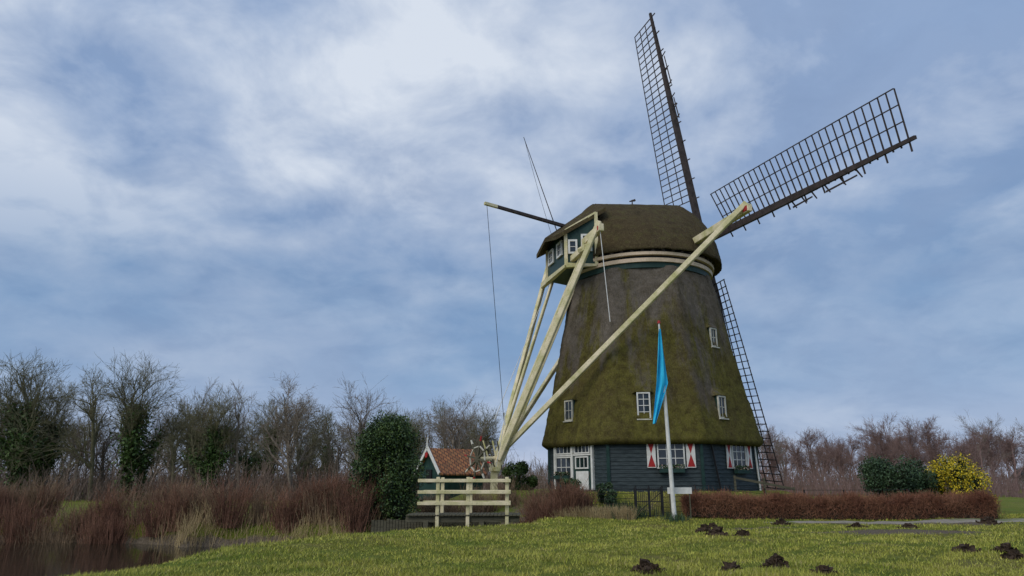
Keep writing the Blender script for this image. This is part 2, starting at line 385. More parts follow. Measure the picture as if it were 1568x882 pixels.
m.box(c+UZ*(z1-.05)+nn*.05,t*W/2,nn*.09,UZ*.07,'white'); m.box(c+UZ*3.25+nn*.045,t*W/2,nn*.06,UZ*.04,'white')
m.box(c+t*.73+UZ*2.2,t*.70,nn*.05,UZ*1.0,'green')
m.box(c+t*.73+UZ*1.85+nn*.06,t*.5,nn*.02,UZ*.52,'white')
window(m,c+t*.73+UZ*2.83+nn*.04,t,nn,1.0,.6,3,1)
window(m,c-t*.82+UZ*2.6+nn*.02,t,nn,1.3,1.1,3,2)
window(m,c+t*.73+UZ*3.6+nn*.02,t,nn,1.2,.5,4,1); window(m,c-t*.82+UZ*3.6+nn*.02,t,nn,1.3,.5,4,1)
m.box(c-t*.82+UZ*1.6+nn*.02,t*.66,nn*.04,UZ*.36,'board')
m.box(c+UZ*1.28+nn*.4,t*1.8,nn*.4,UZ*.10,'planks')
mput(m,'door_frame')
flowerbox('flower_box_door',c-t*.82+UZ*2.05+nn*.2,t,nn,1.2)
m=MB()
c,t,nn=face(1,RW,-1.6,0,.12); m.cyl(c+UZ*1.2+t*.5,c+UZ*3.9-t*.1,.05,.05,'iron'); c,t,nn=face(1,RW,2.2,0,.12); m.cyl(c+UZ*1.2+t*.2,c+UZ*3.9,.05,.05,'white')
mput(m,'downpipes')
m=MB()
for k,s,z,w,h in [(0,-.42,5.75,.64,1.35),(-1,-.45,5.75,.60,1.1),(1,-.55,5.75,.58,1.15),(1,.35,9.9,.5,1.05),(2,0,6,.6,1.1),(-2,0,6,.6,1.1)]:
    rz=np.interp(z-h/2,pz,pr); c,t,nn=face(k,rz,s,z,.0)
    c=c-nn*.04
    m.box(c-nn*.42,t*(w/2+.05),nn*.4,UZ*(h/2+.05),'green')
    window(m,c,t,nn,w,h,2,2 if k!=0 else 4,.08,.05,'white' if k==0 else 'offwhite')
    m.box(c-UZ*(h/2+.07)+nn*.06,t*(w/2+.08),nn*.1,UZ*.03,'offwhite')
    m.add([c-t*(w/2+.34)-nn*.35+UZ*(h/2-.02),c+t*(w/2+.34)-nn*.35+UZ*(h/2-.02),c+t*(w/2+.1)+nn*.10+UZ*(h/2+.06),c-t*(w/2+.1)+nn*.10+UZ*(h/2+.06),
           c-t*(w/2+.1)-nn*.5+UZ*(h/2+.7),c+t*(w/2+.1)-nn*.5+UZ*(h/2+.7)],[(3,2,1,0),(3,4,5,2),(0,4,3),(2,5,1)],'thatch')
mput(m,'thatch_windows')
def ring(m,z0,z1,r0,r1,k,n=72,th=.25):
    vs=[]
    for r,z in ((r0,z0),(r1,z1),(r1-th,z1),(r0-th,z0)):
        for j in range(n):
            a=2*math.pi*j/n; vs.append((MX+r*math.cos(a),MY+r*math.sin(a),z))
    m.add(vs,[(q*n+j,q*n+(j+1)%n,((q+1)%4)*n+(j+1)%n,((q+1)%4)*n+j) for q in range(4) for j in range(n)],k)
m=MB()
ring(m,14.02,14.34,4.50,4.52,'green'); ring(m,14.35,14.58,4.64,4.66,'cream2'); ring(m,14.59,14.74,4.54,4.54,'dark'); ring(m,14.75,14.93,4.76,4.78,'cream2'); ring(m,14.94,15.45,4.62,4.62,'dark')  # dark rings paint the shade of the gaps between bands and cap
for j in range(48):
    a=2*math.pi*j/48; ca,sa=math.cos(a),math.sin(a)
    m.box((MX+4.66*ca,MY+4.66*sa,15.02),(ca*.12,sa*.12,0),(-sa*.09,ca*.09,0),(0,0,.07),'sail')
mput(m,'cap_ring')
AL=R(16.1); TA=R(11.5); PHI=R(-3.3)
na=np.array([math.cos(AL),math.sin(AL),0]); hb=np.array([math.sin(AL),-math.cos(AL),0])
def C(a,b,z): return np.array([MX,MY,0])+na*a+hb*b+UZ*z
def cap():
    n=120; K=32; vs=[];fs=[]
    def rg(t):
        amin=-4.7+.3*t+1.3*t**5; amax=5.25-.30*t-1.2*t**4
        rb=4.95*(1-t**1.45)**.80 if t<1 else 0
        return amin,amax,max(rb,.10),15.05+4.55*t
    rows=[(-1,0)]+[(0,i/(K-1)) for i in range(K)]
    for kind,t in rows:
        amin,amax,rb,zz=rg(t); s=1
        if kind==-1: s=.88; zz=15.25
        ca=(amin+amax)/2; ra=(amax-amin)/2*s; rb*=s
        for j in range(n):
            th=2*math.pi*j/n; c_,s_=math.cos(th),math.sin(th)
            e=.95 if t<.2 else .95-.4*(t-.2)
            A=ca+ra*math.copysign(abs(c_)**e,c_); B=rb*math.copysign(abs(s_)**(.95-.25*t),s_)
            zq=zz+.10*t**1.5*max(0,A+3)*(1 if A<3.2 else max(0,1-(A-3.2)*.5))
            if kind==0 and t==0 : zq+=rng.normal()*.025 -.05*max(0,(A-2)/4)
            vs.append(C(A,B+rng.normal()*.015,zq))
    k=len(rows)
    for a in range(k-1):
        for j in range(n): fs.append((a*n+j,a*n+(j+1)%n,(a+1)*n+(j+1)%n,(a+1)*n+j))
    fs.append(tuple((k-1)*n+j for j in range(n)))
    m=MB(); m.add(vs,[f[::-1] for f in fs],'thatchcap'); mput(m,'cap_thatch',smooth=True)
    m=MB()
    th=.28
    P=[C(-3.4,2.7,18.25),C(-3.4,-2.7,18.25),C(-6.45,-1.9,16.35),C(-6.45,1.9,16.35)]; apex=[C(-2.9,0,19.66),C(-6.5,0,16.85)]
    Pm=[P[0],apex[0],P[1],P[3],apex[1],P[2]]
    vs=Pm+[p-UZ*th for p in Pm]
    m.add(vs,[(0,3,4,1),(1,4,5,2),(6,7,10,9),(7,8,11,10),(3,9,10,4),(4,10,11,5),(0,6,9,3),(2,5,11,8)],'thatchcap')
    mput(m,'cap_hood')
    m=MB()
    zb=14.5
    fl=[C(-4.0,2.35,zb),C(-5.75,1.75,zb),C(-5.75,-1.75,zb),C(-4.0,-2.35,zb)]; tp=[C(-4.0,2.5,17.9),C(-5.75,1.75,16.75),C(-5.75,-1.75,16.75),C(-4.0,-2.5,17.9)]
    m.add(fl+tp,[(0,4,5,1),(1,5,6,2),(2,6,7,3),(0,1,2,3)],'green')
    m.add([tp[1],tp[2],C(-5.75,0,17.3)],[(0,2,1)],'green')
    d=norm((fl[1]-fl[0])[None])[0]; nn=np.cross(UZ,d); nn=nn if nn@hb>0 else -nn
    window(m,(fl[0]+fl[1])/2+UZ*1.45+nn*.07-d*.35,d,nn,.55,1.0,1,2,.12); window(m,(fl[0]+fl[1])/2+UZ*1.2+nn*.07+d*.5,d,nn,.45,.8,1,2,.12)
    for s in (-.8,.8): window(m,C(-5.80,s,15.85),-hb,-na,.8,.85,2,2,.12)
    for p,q in ((fl[1],tp[1]),(fl[2],tp[2]),(fl[0],tp[0])): m.beam(p,q,.2,.2,'cream')
    m.beam(tp[0]+nn*.05,tp[1]+nn*.05,.1,.2,'cream'); m.beam(fl[0]+nn*.05,fl[1]+nn*.05,.14,.3,'cream'); m.beam(fl[1],fl[2],.2,.3,'cream')
    mput(m,'cap_rear_gable')
cap()
NN=np.array([math.cos(AL)*math.cos(TA),math.sin(AL)*math.cos(TA),math.sin(TA)])
HV=hb; UPV=np.array([-math.sin(TA)*math.cos(AL),-math.sin(TA)*math.sin(AL),math.cos(TA)])
H=C(5.01,0,17.71)
Uv=-math.sin(PHI)*HV+math.cos(PHI)*UPV; Rv=math.cos(PHI)*HV+math.sin(PHI)*UPV
def sail(D,S,name,L=17.45):
    m=MB()
    m.beam(H,H+D*L*.5,.42,.36,'sail',.36,.32,up=NN); m.beam(H+D*L*.5,H+D*L,.36,.17,'sail',.32,.15,up=NN)
    n=31;r0=3.1;r1=L-.35; W=2.55
    tw=lambda r: .30*(1-(r-r0)/(r1-r0))
    for i in range(n):
        r=r0+(r1-r0)*i/(n-1); q=H+D*r; S2=norm((S*math.cos(tw(r))-NN*math.sin(tw(r)))[None])[0]
        m.beam(q-S2*(.55 if i%3==0 else .2),q+S2*(W+rng.normal()*.02),.065,.05,'sail',.06,.05,up=NN)
    for f in (.36,.68,1.):
        for i in range(n-1):
            ra=r0+(r1-r0)*i/(n-1);rb=r0+(r1-r0)*(i+1)/(n-1)
            Sa=S*math.cos(tw(ra))-NN*math.sin(tw(ra)); Sb=S*math.cos(tw(rb))-NN*math.sin(tw(rb))
            m.beam(H+D*ra+Sa*W*f-NN*.04,H+D*rb+Sb*W*f-NN*.04,.05,.05,'sail',up=NN)
    for (ra,rb) in ((9.0,10.6),(11.6,13.8)):
        m.beam(H+D*ra-S*.5+NN*.05,H+D*rb-S*.42+NN*.05,.10,.08,'sail',.03,.03,up=NN)
        for r in (ra,(ra+rb)/2,rb): m.beam(H+D*r,H+D*(r+.25)-S*.62+NN*.08,.07,.05,'sail',up=NN)
    return mput(m,name)
sail(Uv,-Rv,'sail_up'); sail(Rv,Uv,'sail_right'); sail(-Uv,Rv,'sail_down',16.9); sail(-Rv,-Uv,'sail_rear')
m=MB(); m.cyl(H-NN*4,H+NN*.6,.42,.36,'iron',16); m.box(H,NN*.45,Uv*.5,Rv*.5,'iron'); mput(m,'windshaft',bev=.04)
m=MB(); p=C(-.2,0,19.75); m.cyl(p,p+UZ*.5,.05,.03,'sail'); m.beam(p+UZ*.35-na*.2,p+UZ*.5+na*.22,.06,.14,'sail'); mput(m,'finial')
m=MB()
def red_end(p,d,w): m.box(p+d*-.25-UZ*(.02),d*.2,np.cross(d,UZ)*(w/2+.012),UZ*(w/2-.02),'red')
ls=15.9; b1=10.0
m.beam(C(1.65,-b1,ls),C(1.65,b1,ls),.34,.30,'cream',.46,.42)
red_end(C(1.65,b1,ls),hb,.34); red_end(C(1.65,-b1,ls),-hb,.34)
ss=16.0; b2=4.85
m.beam(C(-4.7,-b2,ss-.2),C(-4.7,b2,ss),.34,.34,'cream',.46,.46); red_end(C(-4.7,b2,ss),hb,.34)
m.beam(C(-5.35,-b2+.9,ss-1.15),C(-5.35,b2-.9,ss-1.0),.3,.3,'cream',.4,.4)
foot=C(-9.75,0,2.3)
m.beam(C(-4.0,0,15.5),foot,.50,.48,'cream',.55,.48)
for sgn in (1,-1):
    m.beam(C(1.65,sgn*(b1-.25),ls+.35),foot+UZ*1.25+hb*sgn*.15+na*.5,.25,.25,'cream',.30,.28)
    m.beam(C(-4.7,sgn*(b2-.25),ss+.45),foot+UZ*.7+hb*sgn*.3+na*.2,.25,.25,'cream',.30,.28)
    m.beam(C(-5.0,sgn*2.6,ss-.9),foot+UZ*1.4+hb*sgn*.25+na*.4,.18,.18,'cream',.20,.20)
m.beam(C(-4.2,2.2,16.0),C(-5.6,3.6,14.9),.25,.25,'cream')
mput(m,'tail_beams',bev=.03)
m=MB()
m.beam(foot+UZ*.2-hb*.8,foot+UZ*.2+hb*.8,.22,.22,'cream')
m.beam(foot+UZ*.1,foot-UZ*1.3,.4,.4,'cream')
wc=np.array([-1.95,39.7,3.05]); ax=norm(np.array([[-.75,-.62,.05]]))[0]; wa=norm(np.cross(ax,UZ)[None])[0]; wb=np.cross(wa,ax)
m.cyl(wc-ax*.15,foot+UZ*.8,.12,.12,'cream')
for i in range(8):
    a=2*math.pi*i/8+.2; d=wa*math.cos(a)+wb*math.sin(a); a2=a+math.pi/4; d2=wa*math.cos(a2)+wb*math.sin(a2)
    m.beam(wc,wc+d*1.0,.11,.08,'planks',up=ax); m.beam(wc+d*1.0,wc+d*1.28,.09,.06,'offwhite' if i%2 else 'red',up=ax); m.beam(wc+d*.72,wc+d2*.72,.06,.06,'offwhite',up=ax)
for i in range(5): m.beam(foot+UZ*(.1)+na*(.2*i-.4)+hb*.3,foot+UZ*(1.8)+na*(.28*i-.9)-hb*.2,.08,.06,'cream' if i%2 else 'planks')
mput(m,'capstan_wheel')
m=MB()
m.beam((4.45,42.1,17.7),(-.9,38.2,17.75),.20,.17,'sail'); m.beam((-.9,38.2,17.75),(-1.63,37.7,17.76),.18,.17,'cream')
m.cyl((3.3,41.7,16.3),(.77,40.5,23.65),.035,.02,'sail',6)
def rope(p0,p1,sag=0,r=.018,k='white',n=12):
    p0=np.array(p0,float);p1=np.array(p1,float);q=[p0+(p1-p0)*t-UZ*sag*4*t*(1-t) for t in np.linspace(0,1,n)]
    for a,b in zip(q[:-1],q[1:]): m.cyl(a,b,r,r,k,5)
rope((-1.5,37.8,17.7),(-.45,39.5,5.0),0,.016,'iron'); m.cyl((-.45,39.5,5.6),(-.42,39.5,4.9),.05,.05,'white')
rope((.8,40.5,23.6),(2.6,41.3,16.9),.2,.012,'iron'); rope((-.45,39.5,5.0),(-.9,39.8,2.6),0,.02,'white')
e=C(-4.7,b2-.2,ss); rope(e-UZ*.2,np.array([5.35,36.3,10.2]),0,.022,'white')
rope(C(-5.3,-2,15),foot+UZ*3,.0,.02,'white')
mput(m,'boom_and_ropes')

# ------------------------------------------------------------ flagpole
fp=empty('flagpole',(7.23,32,0))
m=MB(); b0=np.array([7.23,32,float(height(7.23,32))-.1]); t0=np.array([7.06,32,9.1]); md=b0+(t0-b0)*.70
m.cyl(b0,md,.105,.075,'white',14); m.cyl(md,t0,.055,.04,'white',12); m.cyl(t0,t0+UZ*.14,.08,.06,'red',10)
o=m.obj('pole',smooth=False); o.parent=fp; o.location=(-7.23,-32,0)
n=50;k=15;vs=[];fs=[]
for i in range(n):
    t=i/(n-1); z=8.8-4.45*t
    px=b0[0]+(t0[0]-b0[0])*(z/9.1)
    if t<.58: l=-.05-.34*(t/.58)**.9; r=.03+.14*(t/.58)
    else:
        q=(t-.58)/.42; l=-.39-.28*q; r=.17-.74*q
    for j in range(k):
        u=j/(k-1); x=px+l+(r-l)*u; y=31.84-.10*math.sin(u*10+t*4)*min(1,t*4)-.04*math.sin(u*19)
        vs.append((x,y,z))
for i in range(n-1):
    for j in range(k-1): o=i*k+j; fs.append((o,o+1,o+k+1,o+k))
m=MB(); m.add(vs,fs,'blueflag'); o=m.obj('flag',smooth=True); o.parent=fp; o.location=(-7.23,-32,0)
VS=[];FS=[]
def blades_clump(cx,cy,r,n,h,w=.02,lean=.3):
    P0=np.stack([cx+rng.normal(0,r,n),cy+rng.normal(0,r,n),np.zeros(n)],1); P0[:,2]=height(P0[:,0],P0[:,1])
    d=np.stack([rng.normal(0,lean,n),rng.normal(0,lean,n),np.ones(n)],1); P1=P0+d*(h*rng.uniform(.5,1.1,n))[:,None]
    return P0,P1,np.full(n,w),np.full(n,w*.3)
for q in ((7.25,31.9,.25,120,.32),(5.2,33.2,.5,300,.5),(4.2,33.0,.6,250,.4)):
    P0,P1,a,b_=blades_clump(*q); segs_to(VS,FS,P0,P1,a,b_)
put('daffodil_leaves',np_mesh('daffodil_leaves',np.concatenate(VS),np.concatenate(FS),['leafd']))
m=MB(); hz=float(height(7.3,33))
m.box((7.6,32.3,hz+1.15),(.55,0,0),(0,.02,0),(0,0,.14),'white'); m.beam((7.15,32.34,hz-.1),(7.15,32.34,hz+1.2),.05,.05,'planks'); m.beam((8.05,32.34,hz-.1),(8.05,32.34,hz+1.2),.05,.05,'planks'); m.obj('information_sign')
m=MB(); g0,g1=5.72,6.95; gyy=33.0; hz=float(height(6.3,33))-.05
for x in (g0,g1,(g0+g1)/2): m.beam((x,gyy,hz),(x,gyy,hz+1.45),.07,.07,'iron')
for zz in (.12,.75,1.3): m.beam((g0,gyy,hz+zz),(g1,gyy,hz+zz),.04,.04,'iron')
for i in range(14): x=g0+(g1-g0)*(i+.5)/14; m.beam((x,gyy,hz+.1),(x,gyy,hz+1.38),.018,.018,'iron')
m.beam((g0,gyy+.03,hz+.2),(g1,gyy+.03,hz+1.2),.03,.03,'iron'); m.obj('iron_gate')
m=MB()
pts=[(2.9,33.4),(g0,33.3),(g1,33.3),(12,33.9),(18,34.6),(19.5,35)]
def fence(m,pts,hgt,sp,k,rk):
    for (xa,ya),(xb,yb) in zip(pts[:-1],pts[1:]):
        if abs(xa-g0)<.01: continue
        L=math.hypot(xb-xa,yb-ya); q=max(1,int(L/sp))
        for i in range(q+1):
            x=xa+(xb-xa)*i/q;y=ya+(yb-ya)*i/q;z=float(height(x,y)); m.beam((x,y,z-.1),(x,y,z+hgt),.05,.05,k)
        for hh in np.linspace(.1,hgt-.02,6):
            for i in range(q):
                A=[xa+(xb-xa)*i/q,ya+(yb-ya)*i/q];B=[xa+(xb-xa)*(i+1)/q,ya+(yb-ya)*(i+1)/q]
                m.beam((*A,float(height(*A))+hh),(*B,float(height(*B))+hh),.02,.02,rk)
fence(m,pts,1.25,1.6,'iron','iron'); m.obj('wire_fence')
m=MB()
for x in np.arange(11.5,20,1.5): z=float(height(x,36.6)); m.beam((x,36.6,z-.1),(x,36.6,z+.8),.09,.09,'planks')
m.beam((11.5,36.6,float(height(11.5,36.6))+.7),(14.5,36.6,float(height(14.5,36.6))+.7),.06,.06,'planks',.12,.12); m.obj('low_wooden_fence')
# footbridge across the ditch
m=MB(); gz=.50
for Yr in (28.3,30.2):
    for hh in (.45,.88,1.32): m.beam((-3.75,Yr,gz+hh),(-.05,Yr-.1,gz+hh),.06,.06,'cream',.13,.13)
    for x in (-2.95,-1.75,-.2): m.beam((x,Yr+.09,gz-.45),(x,Yr+.09,gz+1.46),.14,.14,'cream')
    m.beam((-4.2,Yr+.2,gz-.16),(.3,Yr+.2,gz-.16),.14,.14,'planks',.22,.22)
for i in range(30): m.box((-4.1+i*.15,29.35,gz+.0),(.068,0,0),(0,1.05,0),(0,0,.03),'planks')
for x in (-3.4,-1.2):
    for Yr in (28.5,30.3): m.beam((x,Yr,-1.8),(x,Yr,gz-.2),.2,.2,'planks')
m.obj('wooden_footbridge',bev=.01)
m=MB()
for i in range(44):
    x=-5.9+i*.125; y=30.6+.02*i; m.beam((x,y,-1.7),(x,y,.22+.03*rng.normal()),.115,.115,'planks')
m.obj('timber_piling')
sh=empty('garden_shed',(-5.9,49.5,0)); m=MB()
bz=.6; ev=2.6; rz=4.1
c0=np.array([-5.75,49.5,0]); ux=np.array([.80,.60,0]); uy=np.array([.60,-.80,0])
def P(a,b,z): return c0+ux*a+uy*b+UZ*z
L_=3.5;Wd=1.45
gl=[P(0,-Wd,bz),P(0,Wd,bz),P(0,Wd,ev),P(0,0,rz),P(0,-Wd,ev)]; gr=[P(L_,-Wd,bz),P(L_,Wd,bz),P(L_,Wd,ev),P(L_,0,rz),P(L_,-Wd,ev)]
m.add(gl+gr,[(0,1,2,3,4),(9,8,7,6,5),(0,4,9,5),(1,6,7,2)],'green')
for s in (-1,1):
    e=P(0,s*(Wd+.25),ev-.24);f=P(L_,s*(Wd+.25),ev-.24); off=-ux*.2
    m.add([e+off,P(0,0,rz+.03)+off,P(L_,0,rz+.03)-off,f-off,e+off-UZ*.1,P(0,0,rz-.07)+off,P(L_,0,rz-.07)-off,f-off-UZ*.1],[(0,1,2,3),(4,7,6,5),(0,3,7,4),(1,0,4,5),(3,2,6,7)],'tile')
    m.beam(e+off*1.3,P(0,0,rz+.05)+off*1.3,.08,.08,'white',.22,.22)
m.beam(P(0,0,rz)-ux*.3,P(0,0,rz+.75)-ux*.3,.1,.06,'white'); m.box(P(-.05,0,2.2),ux*.04,uy*.35,UZ*.45,'dark')
m.cyl(P(0,0,rz-.45)-ux*.32,P(0,0,rz-.45)-ux*.36,.2,.2,'red')
o=m.obj('walls_and_roof'); o.parent=sh; o.location=(5.9,-49.5,0)

# ------------------------------------------------------------ vegetation
def tree_mesh(name,seed,Hh,bark,levels=4,fan=.8,ivy=0,crown=.3,dens=1.,tr=.26):
    rg=np.random.default_rng(seed); P0=[];P1=[];A=[];B=[]
    def br(p,d,L,r,lv):
        n=6 if lv==0 else (4 if lv<3 else 2)
        for i in range(n):
            d=d+rg.normal(size=3)*(.07 if lv==0 else .19)+np.array([0,0,.05 if lv else .1]); d/=np.linalg.norm(d)
            q=p+d*L/n; r2=r*(1-.62/n) if lv<3 else r*.75
            P0.append(p);P1.append(q);A.append(r);B.append(r2)
            p=q; r=r2
            if lv<levels and (lv>0 or i>=int(crown*n)):
                kk=rg.poisson((2.8 if lv==0 else 1.65 if lv<3 else 1.35)*dens)
                for _ in range(kk):
                    a=rg.normal(size=3); a-=d*(a@d); a/=np.linalg.norm(a)
                    an=rg.uniform(.35,.95)*fan; dd=d*math.cos(an)+a*math.sin(an)
                    ll=L*rg.uniform(.42,.68)*(1 if lv else (.95-.45*i/n))
                    br(p,dd,ll,max(r*rg.uniform(.42,.7),.014),lv+1)
    br(np.zeros(3),np.array([0,0,1.]),Hh*.78,tr,0)
    VS=[];FS=[]; P0_,P1_=np.array(P0),np.array(P1); big=np.array(A)>.06
    A=np.array(A);B=np.array(B)
    if big.any(): segs_to(VS,FS,P0_[big],P1_[big],A[big],B[big],6)
    segs_to(VS,FS,P0_[~big],P1_[~big],A[~big],B[~big],3)
    nb=sum(len(f) for f in FS)
    if ivy:
        cs=[]
        for i in np.where(A>.07)[0]:
            if P1_[i][2]>Hh*ivy: continue
            k=int(300*min(1,A[i]/.2)); t=rg.uniform(0,1,(k,1)); c=P0_[i]*(1-t)+P1_[i]*t
            cs.append(c+norm(rg.normal(size=(k,3)))*(.15+rg.gamma(2.,.25,(k,1)))*np.array([1,1,.7]))
        quads_to(VS,FS,np.concatenate(cs),.17)
    F=np.concatenate(FS); mi=np.zeros(len(F),int); mi[nb:]=1
    return np_mesh(name,np.concatenate(VS),F,[bark,'ivy'],mi)
T=[tree_mesh('bare_tree_a',1,12.5,'barkg',fan=.9,tr=.3),tree_mesh('bare_tree_b',2,12.5,'bark',fan=.7,tr=.28),tree_mesh('bare_tree_c',3,11.5,'bark',fan=1.1,crown=.2,dens=1.1,tr=.32),
   tree_mesh('ivy_tree_a',4,12.5,'barkg',ivy=.8,fan=.8),tree_mesh('ivy_tree_b',5,11.5,'barkg',ivy=.6,fan=1.0),tree_mesh('slim_tree',6,12,'bark',fan=.5,dens=.9,tr=.17)]
TR=[tree_mesh('red_tree_a',11,11,'barkred',fan=.7,tr=.2),tree_mesh('red_tree_b',12,10,'barkred',fan=.9,tr=.2)]
def ghz(x,y): return float(height(x,y))
tl=empty('distant_trees',(0,90,0))
def lp(me,x,y,s,par=tl,name='tree'):
    o=put(name,me,(0,0,0),rng.uniform(0,6.28),(s*rng.uniform(.9,1.15),s*rng.uniform(.9,1.15),s))
    o.parent=par; o.location=(x-par.location[0],y-par.location[1],ghz(x,y)-.1)
for row,(yy,n) in enumerate([(74,18),(90,20),(112,24)]):
    for i in range(n):
        x=-.86*yy+(.86-.02)*yy*(i+rng.uniform(.1,.9))/n
        k=rng.choice([0,1,2,3,4,5],p=[.17,.19,.12,.13,.10,.29])
        lp(T[k],x,yy+rng.uniform(-5,5),rng.uniform(.55,.86)*(yy/80)**.7)
for (x,y,k,s) in [(-49,70,3,.98),(-42,71,0,.95),(-38,70,3,.95),(-33,72,5,.95),(-55,72,4,.92),(-21.5,70,2,.9),(-27,71,5,.93),(-30,70,3,.74),(-52,60,4,.6),(-16,72,1,.8),(-12,74,3,.66)]: lp(T[k],x,y,s)
put('bare_tree',T[2],(-7.2,78,.2),1.2,.80)
tr_=empty('distant_trees',(70,120,0))
for yy,n in ((95,16),(115,22),(140,26),(180,34)):
    for i in range(n):
        x=.28*yy+(.62 if yy<150 else .75)*yy*(i+rng.uniform(0,1))/n
        if yy<150 and ghz(x,yy)<-.3: continue
        me=TR[i%2] if rng.uniform()<.75 else T[rng.choice([1,5])]
        lp(me,x,yy+rng.uniform(-5,5),rng.uniform(.52,.98)*(yy/115)**.8,tr_)
for i in range(20):
    lp(TR[i%2],130+i*4.5,195+rng.uniform(-6,6),rng.uniform(.9,1.3),tr_)
def sticks(name,n,xf,yf,h0,h1,w,mat,lean=.25,fork=0):
    x=xf(n);y=yf(n,x); z=height(x,y); ok=z>-1.05; x,y,z=x[ok],y[ok],z[ok]; n=len(x)
    hm=.65+.45*vnoise(x,y,.22,2)
    P0=np.stack([x,y,z-.05],1); h=rng.uniform(h0,h1,n)*hm; P1=P0+np.stack([rng.normal(0,lean,n),rng.normal(0,lean,n),np.ones(n)],1)*h[:,None]
    VS=[];FS=[];segs_to(VS,FS,P0,P1,np.full(n,w),np.full(n,w*.4))
    for _ in range(fork):
        t=rng.uniform(.35,.95,(n,1)); q=P0+(P1-P0)*t; e=q+(norm(rng.normal(size=(n,3)))*.55+np.array([0,0,.6]))*(h*.35)[:,None]
        segs_to(VS,FS,q,e,np.full(n,w*.6),np.full(n,w*.25))
    put(name,np_mesh(name,np.concatenate(VS),np.concatenate(FS),[mat]))
sticks('undergrowth',10000,lambda n:rng.uniform(-85,4,n),lambda n,x:rng.uniform(66,98,n),1.2,5.2,.032,'twiggrey',.3,3)
sticks('undergrowth',9000,lambda n:rng.uniform(26,150,n),lambda n,x:rng.uniform(80,130,n),1.,5.,.036,'barkred',.3,3)
sticks('undergrowth',6000,lambda n:rng.uniform(-130,190,n),lambda n,x:rng.uniform(180,220,n),3,9,.07,'bark',.25,3)
def shrub(name,x,y,r,h,n,mat,w=.010,spread=.45,sub=3):
    z=ghz(x,y); th=rng.uniform(0,6.28,n); rr=np.abs(rng.normal(0,r*.3,n)); P0=np.stack([x+rr*np.cos(th),y+rr*np.sin(th),np.full(n,z-.1)],1)
    d=np.stack([np.cos(th)*rng.uniform(0,spread,n)+rng.normal(0,.12,n),np.sin(th)*rng.uniform(0,spread,n)+rng.normal(0,.12,n),np.ones(n)],1)
    hh=h*rng.uniform(.45,1.12,n); mid=P0+d*(hh*.5)[:,None]; P1=mid+(d+rng.normal(0,.12,(n,3)))*(hh*.5)[:,None]
    VS=[];FS=[];segs_to(VS,FS,P0,mid,np.full(n,w*1.3),np.full(n,w)); segs_to(VS,FS,mid,P1,np.full(n,w),np.full(n,w*.4))
    for _ in range(sub):
        t=rng.uniform(.1,.95,(n,1)); q=mid+(P1-mid)*t; e=q+(d*.6+rng.normal(0,.35,(n,3)))*(hh*.28)[:,None]
        segs_to(VS,FS,q,e,np.full(n,w*.7),np.full(n,w*.3))
    return VS,FS
def shrub_mass(name,items,mat):
    VA=[];FA=[];off=0
    for it in items:
        VS,FS=shrub(name,*it[:5],mat); V=np.concatenate(VS);F=np.concatenate(FS)+off; VA.append(V);FA.append(F);off+=len(V)
    put(name,np_mesh(name,np.concatenate(VA),np.concatenate(FA),[mat]))
FB=lambda x: 31.4+np.maximum(0,(-x-10)*.17)
its=[]
for i in range(50):
    x=rng.uniform(-33,-6.5); y=FB(x)+rng.uniform(.1,2.2); its.append((x,y,1.1,rng.uniform(.9,1.8),150))
it2=[]
for i in range(12): x=rng.uniform(-10.5,-6.3); it2.append((x,31.0+rng.uniform(-.3,1.5),.9,rng.uniform(1.2,2.0),170))
for x in (-16.2,-15.2,-22.5,-25,-12.6,-19.): it2.append((x,float(FB(x))+.5,1.2,rng.uniform(1.5,2.0),240))
shrub_mass('red_willow_shrubs',its[::3]+it2,'twigred'); shrub_mass('brown_shrubs',its[1::3]+its[2::3],'twigbr')
its=[]
for i in range(20): its.append((rng.uniform(.1,3.4),rng.uniform(31.4,33.4),.7,rng.uniform(.9,1.6),170))
shrub_mass('bramble_shrubs',its,'twigred')
its=[]
for i in range(26): its.append((rng.uniform(-4.6,2.2),rng.uniform(33.0,37.5),.9,rng.uniform(.5,1.15),130))
shrub_mass('brown_shrubs',its,'twigbr')
sticks('dry_reeds',4600,lambda n:rng.uniform(-32,-5.5,n),lambda n,x:FB(x)-.9+rng.gamma(1.3,.5,n),.4,1.3,.010,'reed',.28,1)
sticks('dry_reeds',500,lambda n:rng.normal(-6.6,.7,n),lambda n,x:rng.normal(29.9,.3,n),.5,1.3,.010,'reed',.3,1)
sticks('dry_reeds',3500,lambda n:rng.uniform(-.2,5.4,n),lambda n,x:rng.uniform(31.5,33.2,n),.3,.8,.009,'reed',.35,1)
